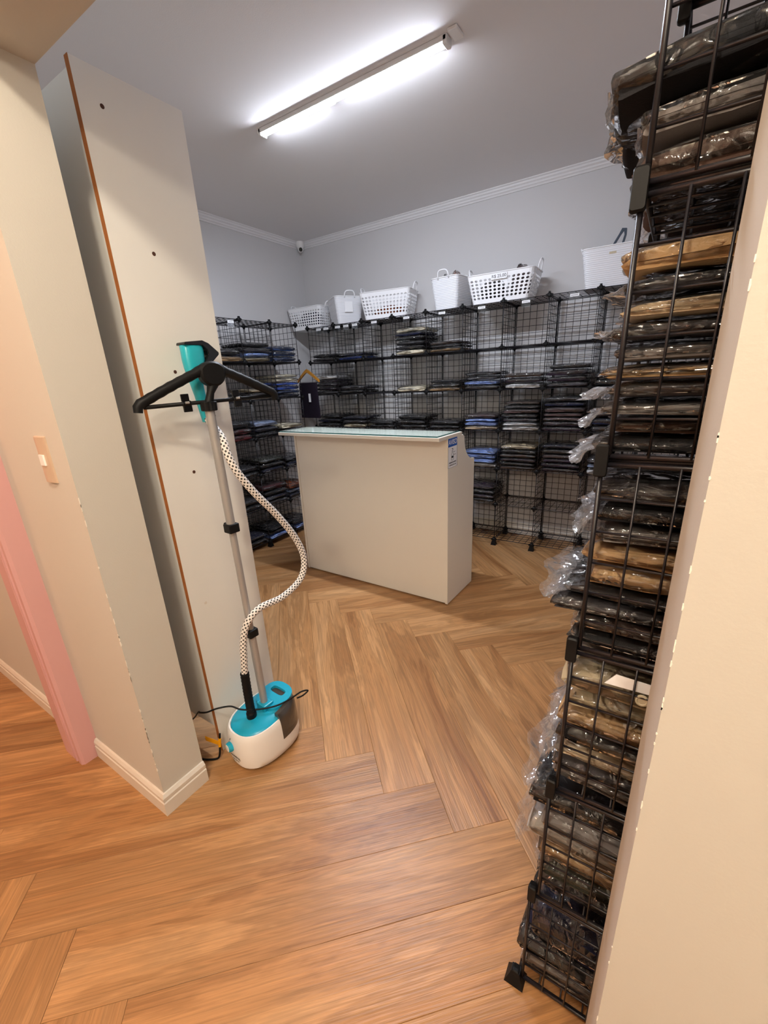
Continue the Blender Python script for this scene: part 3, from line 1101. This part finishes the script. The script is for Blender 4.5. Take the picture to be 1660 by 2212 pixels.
def perforated_mesh(hx, hy, H, nc=42, nr=6):
    fb = tub_point(rrect(hx * .83, hy * .80, .03, 184), rrect(hx, hy, .035, 184), H)
    m = MB()
    v0, v1 = .14, .86
    du, dv = 1 / nc, (v1 - v0) / nr
    for c in range(nc):
        for r in range(nr):
            ctr = ((c + .5) * du, v0 + (r + .5) * dv)
            base = len(m.v)
            out, inn = [], []
            for k in range(8):
                a = 2 * PI * k / 8
                sx_, sy_ = [(1, 0), (1, 1), (0, 1), (-1, 1), (-1, 0), (-1, -1), (0, -1), (1, -1)][k]
                m.v.append(fb(ctr[0] + sx_ * du / 2, ctr[1] + sy_ * dv / 2))
            for k in range(8):
                a = 2 * PI * k / 8
                m.v.append(fb(ctr[0] + math.cos(a) * du * .35, ctr[1] + math.sin(a) * dv * .35))
            for k in range(8):
                k2 = (k + 1) % 8
                m.f.append((base + k, base + k2, base + 8 + k2, base + 8 + k))
    for a, b in ((0.0, v0), (v1, 1.0)):
        m.grid(lambda u, v, a=a, b=b: fb(v, a + (b - a) * u), 2, nc * 2)
    n = 92
    base = len(m.v)
    for k in range(n):
        m.v.append(fb(k / n, 0))
    m.f.append(tuple(base + k for k in range(n)))
    bm = bmesh.new()
    me = m.mesh('basket_body', 'basket')
    bm.from_mesh(me)
    bmesh.ops.remove_doubles(bm, verts=bm.verts, dist=.0004)
    bmesh.ops.recalc_face_normals(bm, faces=bm.faces)
    bm.to_mesh(me)
    bm.free()
    return me


def bin_mesh(hx, hy, H):
    fb = tub_point(rrect(hx * .80, hy * .80, .028, 96), rrect(hx, hy, .032, 96), H)
    m = MB()
    rows = 16
    for side_ in (0, 1):
        rings = []
        for r in range(rows + 1):
            v = r / rows
            sc_ = 1 - side_ * .03 + (.006 if (r % 2 and not side_) else 0)
            rings.append([(fb(k / 64, v)[0] * sc_, fb(k / 64, v)[1] * sc_, max(v * H, .004 * side_)) for k in range(64)])
        if side_ == 0:
            o_rings = rings
        else:
            i_rings = rings
    m.loft(o_rings + i_rings[::-1])
    return m.mesh('bin_body', 'bin', smooth=50)


def handle(parent, s, hx, H, mat, w=.05, up=.045):
    pts = []
    for k in range(13):
        a = PI * k / 12
        y = -w * math.copysign(abs(math.cos(a)) ** .6, math.cos(a))
        pts.append((s * (hx + .003 + .016 * math.sin(a)), y, H - .012 + (up + .012) * math.sin(a) ** .6))
    MB().tube(pts, .0055, 8).build('handle', mat, parent, smooth='all')


def tub(kind, label, x, y, rz, hx, hy, H, handles=(-1, 1), up=.045, w=.05):
    z = ZL[6] + .006
    t = thing('storage_basket' if kind == 'p' else 'storage_bin', label, 'basket' if kind == 'p' else 'bin', (x, y, z), rz)
    if kind == 'p':
        o = obj('body', perforated_mesh(hx, hy, H), t)
        s = o.modifiers.new('thick', 'SOLIDIFY')
        s.thickness = .0035
        MB().tube([tuple(tub_point(rrect(hx, hy, .035, 92), rrect(hx, hy, .035, 92), 0)(k / 60, 0)[:2]) + (H,) for k in range(61)], .004, 6).build('rim', 'basket', t, smooth='all')
        mt = 'basket'
    else:
        obj('body', bin_mesh(hx, hy, H), t)
        MB().tube([tuple(tub_point(rrect(hx, hy, .032, 92), rrect(hx, hy, .032, 92), 0)(k / 60, 0)[:2]) + (H,) for k in range(61)], .0045, 6).build('rim', 'basket', t, smooth='all')
        mt = 'basket'
    for s in handles:
        handle(t, s, hx, H, mt, w, up)
    return t


b1 = tub('p', 'white perforated plastic basket nearest the room corner', -3.338, 3.845, R(2), .222, .145, .205)
b2 = tub('b', 'smooth white plastic bin turned cornerwise between two perforated baskets', -2.875, 3.83, R(-38), .175, .145, .236)
b3 = tub('p', 'white perforated basket without a price beside the cornerwise bin', -2.355, 3.825, R(11), .250, .145, .225, up=.06)
b4 = tub('b', 'smooth white bin holding brown items beside the priced basket', -1.705, 3.82, R(84), .160, .132, .238, handles=(1,), up=.05)
b5 = tub('p', 'white perforated basket with a black price on its front', -1.26, 3.815, R(2), .265, .15, .205, up=.07)
b6 = tub('b', 'smooth white bin with a tape strip and dark strap sticking out', -.495, 3.82, R(3), .185, .15, .245, handles=(-1,), up=.03)
# handle of the brown-item bin on its far side
handle(b4, -1, .160, .238, 'basket', .05, .05)
# price card
pc = MB().box((-.062, -.1555, .156), (.062, -.1535, .196)).build('price_card', 'paper', b5)
pc['label'] = 'white card reading R$ 25,00'
text('price_text', 'R$ 25,00', .031, 'print', frame_mtx((0, -.1559, .176), (1, 0, 0), (0, 0, 1)), pc)
MB().box((-.012, -.1475, .195), (.03, -.1465, .208)).build('tape_strip', 'brown_tape', b6)
# card in a slot on the side of the cornerwise bin and embossed panel of the brown-item bin
MB().box((.164, -.05, .10), (.171, .03, .19)).build('card_slot', 'paper', b2)


def lump(name, label, cat, loc, size, hue, seed, bag=True, rz=0.0):
    m = MB()
    rings = []
    for j in range(9):
        a = PI * j / 8
        ring = []
        for i in range(16):
            q = 2 * PI * i / 16
            d = 1 + .25 * nz(math.cos(q) * 2 + seed, math.sin(q) * 2, math.cos(a) * 2)
            s_ = max(.03, math.sin(a)) ** .7
            ring.append((size[0] * math.cos(q) * s_ * d, size[1] * math.sin(q) * s_ * d, size[2] * (1 - math.cos(a)) * (1 + .1 * nz(q, seed))))
        rings.append(ring)
    m.loft(rings)
    o = m.build(name, 'fabric', smooth='all')
    o.location = loc
    o.rotation_euler = (0, 0, rz)
    c = lin(HUE[hue][0])
    o.color = c
    tag(o, label, cat)
    if bag:
        bm_ = MB()
        bm_.loft([[(x * 1.08 + .006 * nz(x * 60, y * 60, z * 60), y * 1.08, z * 1.05 + .012 * max(0, nz(x * 50 + seed, y * 50)) * (z > size[2])) for x, y, z in r] for r in rings])
        bm_.build('plastic_wrap', 'bag', o, smooth='all')
    return o


ZT = ZL[6] + .012
lump('bundled_garment', 'rust brown bundle in plastic heaped in the smooth bin', 'clothes', (-1.672, 3.81, ZT), (.046, .06, .137), 'rust', 3)
lump('bundled_garment', 'dark bundle in plastic at the edge of the smooth bin', 'clothes', (-1.760, 3.79, ZT), (.022, .05, .127), 'charcoal', 5)
lump('bundled_garment', 'grey brown bundle in plastic inside the priced basket', 'clothes', (-1.13, 3.83, ZT), (.075, .075, .12), 'mauve', 8)
lump('bundled_garment', 'black bundle in plastic inside the priced basket', 'clothes', (-1.345, 3.82, ZT), (.10, .085, .085), 'black', 9)
lump('bundled_garment', 'rust brown bundle at the bottom of the unpriced perforated basket', 'clothes', (-2.36, 3.82, ZT), (.15, .08, .055), 'rust', 12, False)
lump('bundled_garment', 'navy bundle inside the corner perforated basket', 'clothes', (-3.335, 3.845, ZT), (.15, .085, .085), 'navy', 14, False)
lump('bundled_garment', 'dark bundle inside the bin with the strap', 'clothes', (-.46, 3.83, ZT), (.10, .09, .12), 'charcoal', 15, False)
# dark strap loop rising from the last bin
sp = [(-.075, .0, .17), (-.06, 0, .24), (-.035, 0, .285), (-.012, 0, .325), (.004, 0, .352), (.018, 0, .35), (.022, 0, .318), (.014, 0, .28), (.002, 0, .24), (0, 0, .17)]
so_ = MB()
rings = []
for i, p in enumerate(sp):
    a_, b_ = Vector(sp[max(0, i - 1)]), Vector(sp[min(len(sp) - 1, i + 1)])
    d = (b_ - a_).normalized()
    n_ = Vector((0, 1, 0)).cross(d)
    w_ = .010 if i not in (4, 5) else .016
    rings.append([tuple(Vector(p) + n_ * s1 * w_ * .6 + Vector((0, s2 * .010, 0))) for s1, s2 in ((-1, -1), (1, -1), (1, 1), (-1, 1))])
so_.loft(rings)
o = so_.build('strap_loop', 'strap', smooth=60)
o.location = (-.45, 3.80, ZT - .004)
tag(o, 'dark blue grey strap loop rising from the smooth bin', 'strap')

# ------------------------------------------------------------------ shelf label holders
lab_card = MB().box((-.030, -.0032, -.016), (.030, -.0024, .001)).mesh('card', 'paper')
lab_hold = MB().box((-.034, -.0022, -.045), (.034, -.0008, .012)).mesh('holder', 'acrylic')
lab_line = MB()
for i in range(6):
    lab_line.box((-.022 + .0075 * i, -.0036, -.0095), (-.017 + .0075 * i, -.0032, -.0055))
lab_print = lab_line.mesh('print', 'print')
names = ['next to the corner', 'second from the corner', 'third from the corner', 'fourth from the corner', 'fifth from the corner', 'below the unpriced perforated basket', 'above the cream topped stack', 'below the brown-item bin', 'under the bin side of the priced basket', 'under the other end of the priced basket', 'below the last bin']
xs = [-3.08, -2.985, -2.837, -2.735, -2.63, -2.408, -2.064, -1.721, -1.375, -1.028, -.688]
for nme, x in zip(['first from the corner'] + names[1:], xs):
    t = thing('shelf_label', f'white card holder on the back rack edge, {nme}', 'label', (x, YFR - .012, 2.004), group='shelf labels on the back rack')
    obj('holder', lab_hold, t)
    obj('card', lab_card, t)
    obj('print', lab_print, t)
t = thing('shelf_label', 'small white card on the side rack edge beside the white board', 'label', (LXF + .012, 2.56, 2.004), R(90), group='shelf labels on the side rack')
for n_, m_ in (('holder', lab_hold), ('card', lab_card), ('print', lab_print)):
    obj(n_, m_, t)

# ------------------------------------------------------------------ wooden hanger with dark trousers in the corner
t = thing('wooden_hanger', 'varnished wooden coat hanger hooked in the rack corner', 'hanger', (-3.25, 3.585, 1.605), R(-8))
hp = []
for k in range(13):
    u = -1 + k / 6
    hp.append((u * .17, .008 * u * u, -.105 * abs(u) ** 1.15 + .012))
rings = []
for i, p in enumerate(hp):
    w_ = .016 - .005 * abs(i - 6) / 6
    rings.append([(p[0], p[1] + s1 * .009, p[2] + s2 * w_) for s1, s2 in ((-1, -1), (1, -1), (1, 1), (-1, 1))])
MB().loft(rings).build('shoulder', 'orange_wood', t, smooth=60)
MB().tube([(0, 0, .02), (0, .0, .06), (0, .012, .088), (0, .045, .1), (0, .072, .09), (0, .078, .075)], .0022, 6).build('hook', 'alu', t, smooth='all')
MB().tube([(-.15, 0, -.10), (.15, 0, -.10)], .003, 6).build('trouser_bar', 'alu', t)
tr_ = MB()
rings = []
for k in range(9):
    z = -.105 - .36 * k / 8
    w_ = .14 + .02 * k / 8
    rings.append([(w_ * math.cos(q) + .006 * nz(q, k * .5), .02 * math.sin(q) + .008 * nz(k * .6, q, 3), z) for q in [2 * PI * i / 20 for i in range(20)]])
tr_.loft(rings)
o = tr_.build('hanging_trousers', 'fabric', smooth=60)
o.location, o.rotation_euler = (-3.25, 3.585, 1.605), (0, 0, R(-8))
o.color = lin('#1d1522')
tag(o, 'dark aubergine trousers hanging from the wooden hanger', 'trousers')
MB().box((.03, -.034, -.30), (.062, -.032, -.215)).build('tag', 'paper', o)

# ------------------------------------------------------------------ garment steamer
SX, SY, SROT = -1.288, .925, R(-4)
S = thing('garment_steamer', 'teal and white upright garment steamer with black hanger and dotted hose', 'steamer', (SX, SY, 0), SROT)
Mi = Matrix.Rotation(-SROT, 4, 'Z') @ Matrix.Translation((-SX, -SY, 0))
W2L = lambda p: tuple(Mi @ Vector(p))


def sup(a, b, n, z, k=40, ox=0, oy=0, ang=None, tz=0.0):
    out = []
    rng = [2 * PI * i / k for i in range(k)] if ang is None else [ang[0] + (ang[1] - ang[0]) * i / (k - 1) for i in range(k)]
    for q in rng:
        c, s_ = math.cos(q), math.sin(q)
        y = b * math.copysign(abs(s_) ** (2 / n), s_) + oy
        out.append((a * math.copysign(abs(c) ** (2 / n), c) + ox, y, z + tz * y))
    return out


BA, BBb = .116, .152
slope = .10
bs = MB()
bs.loft([sup(BA * s_, BBb * s_, 2.5, z, tz=slope * f) for s_, z, f in ((.90, .012, 0), (.965, .018, 0), (1.0, .045, 0), (1.0, .10, .2), (.975, .155, .7), (.945, .176, 1), (.91, .184, 1), (.87, .184, 1), (.85, .178, 1))])
bs.build('base_body', 'white_pl', S, smooth=45)
tp = MB()
tp.loft([sup(BA * s_, BBb * s_, 2.4, z, tz=slope) for s_, z in ((.86, .170), (.86, .184), (.80, .190), (.5, .195), (.1, .196))])
tp.build('top_cover', 'teal', S, smooth=45)
MB().loft([sup(BA * s_, BBb * s_, 2.4, z) for s_, z in ((.84, .0), (.88, .014))]).build('underside', 'black', S)
# smoky water tank let into the side
tk = MB()
rings = []
for s_, z, f in ((1.004, .085, .15), (1.006, .10, .2), (.985, .155, .7), (.965, .178, 1), (.93, .192, 1), (.86, .205, 1)):
    rings.append(sup(BA * s_, BBb * s_, 2.5, z, 18, ang=(R(2), R(68)), tz=slope * f) + sup(BA * .7, BBb * .7, 2.5, z, 18, ang=(R(2), R(68)), tz=slope * f)[::-1])
tk.loft(rings)
tk.build('water_tank', 'smoke', S, smooth=45)
# carrying handle: raised loop with a slot at the back
hm_ = MB()
ro = sup(.075, .070, 2.6, 0, 32, oy=.075)
ri = sup(.040, .016, 3.5, 0, 32, oy=.098)
top_ = [[(x, y, .204 + .16 * max(0, y - .0) + dz) for x, y, _ in rr] for rr, dz in ((ro, -.022), (ro, 0), (ri, .002), (ri, -.022))]
hm_.loft(top_ + [top_[0]], cap=False)
hm_.build('carry_handle', 'teal', S, smooth=40)
MB().loft([[(x, y, .190 + .16 * max(0, y)) for x, y, _ in sup(.041, .017, 3.5, 0, 24, oy=.098)], [(x, y, .193 + .16 * max(0, y)) for x, y, _ in sup(.041, .017, 3.5, 0, 24, oy=.098)]]).build('handle_recess', 'smoke', S)
# pole socket
MB().box((-.020, -.005, .19), (.034, .045, .222)).build('pole_socket', 'teal', S, bevel=.004)
# knob on the front
kn = MB()
kf = frame_mtx((-.022, -.1510, .104), (1, -.14, 0), (0, .05, 1))
kn.loft([[(r * math.cos(a), r * math.sin(a), z) for a in [2 * PI * i / 24 for i in range(24)]] for r, z in ((.020, -.006), (.021, .004), (.0185, .014), (.016, .0155))])
k1 = kn.build('control_knob', 'teal', S, smooth=40)
k1.matrix_local = kf
kc = MB().loft([[(r * math.cos(a), r * math.sin(a), z) for a in [2 * PI * i / 24 for i in range(24)]] for r, z in ((.0155, .0145), (.0150, .0162), (.012, .0168))]).build('knob_cap', 'white_pl', k1, smooth=40)
# lettering on the front
tm = frame_mtx((.004, -.1537, .066), (1, 0, 0), (0, .02, 1))
text('brand_lettering', 'MONDIAL', .0125, 'print', tm, S, sx=1.15)
text('model_lettering', 'Vip Care 2+', .0085, 'print', frame_mtx((.006, -.1537, .051), (1, 0, 0), (0, .02, 1)), S)
text('steam_mark', 'S', .016, 'print', frame_mtx((-.022, -.1500, .140), (1, -.14, 0), (0, .2, 1)), S, shear=.3)

# pole of three aluminium sections with clamps
P0, P1 = Vector(W2L((-1.285, .945, .205))), Vector(W2L((-1.288, .926, 1.445)))
pl = lambda f: P0.lerp(P1, f)
zf = lambda z: (z - .205) / 1.24


def octube(a, b, r):
    return MB().tube([a, b], r, 12)


octube(pl(0), pl(zf(.56)), .0155).build('pole', 'alu', S, smooth=50)
octube(pl(zf(.56)), pl(zf(1.01)), .013).build('pole', 'alu', S, smooth=50)
octube(pl(zf(1.01)), pl(1), .0155).build('pole', 'alu', S, smooth=50)
for z in (.565, 1.012):
    c = pl(zf(z))
    cl = MB().box((c.x - .021, c.y - .021, c.z - .017), (c.x + .021, c.y + .021, c.z + .017)).build('pole_clamp', 'black', S, bevel=.004)
    MB().box((c.x - .030, c.y - .012, c.z - .002), (c.x - .021, c.y + .012, c.z + .018)).build('clamp_lever', 'black', cl, bevel=.003)
# collar under the hanger
c = pl(1)
col_ = MB()
rr = []
for z, s_ in ((-.018, .9), (-.016, 1), (.010, 1.05), (.012, .95)):
    rr.append([(c.x + (.024 + (.002 if i % 2 else 0)) * s_ * math.cos(2 * PI * i / 28), c.y + (.024 + (.002 if i % 2 else 0)) * s_ * math.sin(2 * PI * i / 28), c.z + z) for i in range(28)])
col_.loft(rr)
col_.build('collar', 'black', S)
# hanger
bd_ = Vector(W2L((-1.227, 1.146, 1.462))), Vector(W2L((-1.344, .738, 1.452)))
hubw = Vector((-1.285, .955, 1.545))
hub = Vector(W2L(hubw))
hdir = (bd_[0] - bd_[1]).normalized()
hup = Vector((0, 0, 1))
hn = hdir.cross(hup).normalized()
hub_m = MB()
dshape = []
for i in range(28):
    q = 2 * PI * i / 28
    cx_, sz = math.cos(q), math.sin(q)
    r = .0425
    dshape.append((r * cx_ * (1.0 if sz < .3 else 1.08), r * sz * (1.0 if sz < 0 else .86)))
hub_m.loft([[tuple(hub + hdir * (a * s_) + hup * (b * s_) + hn * d) for a, b in dshape] for s_, d in ((.82, -.022), (1, -.014), (1, .014), (.82, .022))])
hub_m.build('hanger_hub', 'black', S, smooth=40)
for e, s_ in ((bd_[0], 1), (bd_[1], -1)):
    a = hub + hdir * s_ * .026 + hup * .012
    tip = e + hup * .012 + hdir * s_ * .006
    pts, rad = [], []
    for k in range(14):
        f = k / 13
        pts.append(a.lerp(tip, f) + hup * .002 * math.sin(PI * f))
        rad.append(.0145 + (.0012 if k % 2 else 0) if k > 1 else .017)
    pts += [tip + hdir * s_ * .010 - hup * .010, tip + hdir * s_ * .012 - hup * .026]
    rad += [.0145, .013]
    MB().tube(pts, rad, 14).build('hanger_arm', 'black', S, smooth=50)
MB().tube([bd_[1], bd_[1].lerp(bd_[0], .5) + hn * .0, bd_[0]], .0065, 10).build('hanger_bar', 'black', S, smooth='all')
nk = MB()
nk.tube([hub - hup * .03, hub.lerp(c, .5) - hup * .01, c + hup * .0], [.020, .012, .015], 12)
nk.build('neck', 'black', S, smooth=50)
for f in (.30, .70):
    p = bd_[1].lerp(bd_[0], f)
    F_ = frame_mtx(p, hdir, hup)
    ck = MB()
    ck.box((-.013, -.008, -.008), (.013, .030, -.003))
    ck.box((-.014, -.026, .000), (.014, .006, .007))
    ck.tube([(-.014, .0, 0), (.014, 0, 0)], .0095, 10)
    o = ck.build('trouser_clip', 'black_gloss', S, bevel=.002)
    o.matrix_local = F_
    sp_ = MB().tube([(-.006, .003, .010), (.006, .003, .010)], .004, 8).build('clip_spring', 'alu', o)

# steam head resting against the board
hd = MB()
secs = [  # z, centre y, half width y, half depth x, centre x
    (1.388, .952, .010, .011, -1.355), (1.43, .950, .014, .014, -1.355), (1.475, .947, .017, .016, -1.355), (1.522, .941, .021, .018, -1.355),
    (1.545, .942, .027, .020, -1.355), (1.565, .945, .034, .021, -1.356), (1.59, .948, .038, .022, -1.358), (1.615, .950, .038, .023, -1.360), (1.634, .950, .037, .023, -1.362), (1.638, .950, .033, .018, -1.362)]
hd.loft([[W2L((cx_ + hx_ * math.copysign(abs(math.cos(q)) ** .7, math.cos(q)), cy_ + hy_ * math.copysign(abs(math.sin(q)) ** .7, math.sin(q)), z)) for q in [2 * PI * i / 24 for i in range(24)]] for z, cy_, hy_, hx_, cx_ in secs])
sh = hd.build('steam_head', 'teal2', S, smooth=50)
sh['label'] = 'turquoise steam head with black sole'
sl = MB()
outline = [(.911, 1.634), (.914, 1.643), (.980, 1.650), (1.002, 1.642), (1.038, 1.614), (1.037, 1.606), (1.002, 1.578), (.982, 1.572), (.976, 1.580), (.994, 1.606), (.992, 1.620), (.975, 1.634)]
sl.loft([[W2L((x, y, z)) for y, z in outline] for x in (-1.386, -1.336)])
sl.build('sole_plate', 'black_gloss', sh, bevel=.003)

# hose


def smooth_path(P, n=10):
    P = [Vector(p) for p in P]
    out = []
    for i in range(len(P) - 1):
        p0, p1, p2, p3 = P[max(i - 1, 0)], P[i], P[i + 1], P[min(i + 2, len(P) - 1)]
        for k in range(n):
            t_ = k / n
            out.append(.5 * ((2 * p1) + (p2 - p0) * t_ + (2 * p0 - 5 * p1 + 4 * p2 - p3) * t_ ** 2 + (3 * p1 - p0 - 3 * p2 + p3) * t_ ** 3))
    out.append(P[-1])
    return out


hose = [(-1.350, .955, 1.400), (-1.325, .962, 1.365), (-1.285, .955, 1.330), (-1.262, .948, 1.280), (-1.245, .965, 1.213), (-1.235, 1.019, 1.126), (-1.235, 1.108, 1.018), (-1.235, 1.192, .893), (-1.235, 1.228, .785), (-1.238, 1.196, .702), (-1.245, 1.090, .664), (-1.255, .975, .666), (-1.268, .915, .625), (-1.281, .893, .550), (-1.287, .883, .455), (-1.290, .879, .400)]
MB().tube([W2L(p) for p in smooth_path(hose, 10)], .0135, 14, uvs=(7.0711, .012)).build('hose', 'hose', S, smooth='all')
cuff = MB()
cp = [(-1.290, .879, .410), (-1.291, .878, .34), (-1.292, .878, .27), (-1.292, .878, .215), (-1.292, .878, .188)]
pts = smooth_path(cp, 9)
cuff.tube([W2L(p) for p in pts], [(.0165 + (.0018 if k % 2 else 0)) if k < 28 else .021 for k in range(len(pts))], 14)
cuff.build('hose_cuff', 'black', S, smooth=30)
cord = [(-1.75, .80, .012), (-1.66, .815, .05), (-1.56, .80, .15), (-1.50, .775, .195), (-1.445, .775, .222), (-1.405, .80, .240), (-1.370, .84, .236), (-1.330, .86, .222), (-1.27, .90, .218), (-1.22, .955, .218), (-1.195, 1.01, .222), (-1.175, 1.06, .232), (-1.160, 1.085, .226), (-1.168, 1.06, .215), (-1.180, 1.035, .214)]
MB().tube([W2L(p) for p in smooth_path(cord, 7)], .0036, 8).build('power_cord', 'black', S, smooth='all')
cord2 = [(-1.62, .73, .004), (-1.53, .71, .004), (-1.46, .725, .005), (-1.415, .752, .006), (-1.402, .765, .02), (-1.404, .778, .07), (-1.408, .79, .115)]
c2 = MB().tube([W2L(p) for p in smooth_path(cord2, 7)], .0042, 8).build('power_cord', 'black', S, smooth='all')
ct = MB()
ct.loft([[W2L(p) for p in ((-1.408, .778, z0_), (-1.402, .778, z0_), (-1.465, .755, z1_), (-1.468, .757, z1_))] for z0_, z1_ in ((.062, .078), (.085, .100))])
ct.tube([W2L((-1.405, .776, .058)), W2L((-1.406, .784, .095))], .0065, 8)
ct.build('warning_tag', 'yellow', c2)

# ------------------------------------------------------------------ thin black folding stand behind the counter
t = thing('folding_stand', 'thin black metal stand half hidden behind the counter end', 'stand', (-2.78, 3.15, 0))
for x, y in ((-.12, -.03), (.10, -.06), (.02, .10)):
    MB().tube([(0, 0, .34), (x, y, .004)], .008, 8).build('leg', 'black', t)
MB().tube([(0, 0, .33), (0, 0, .62)], .009, 8).build('post', 'black', t)
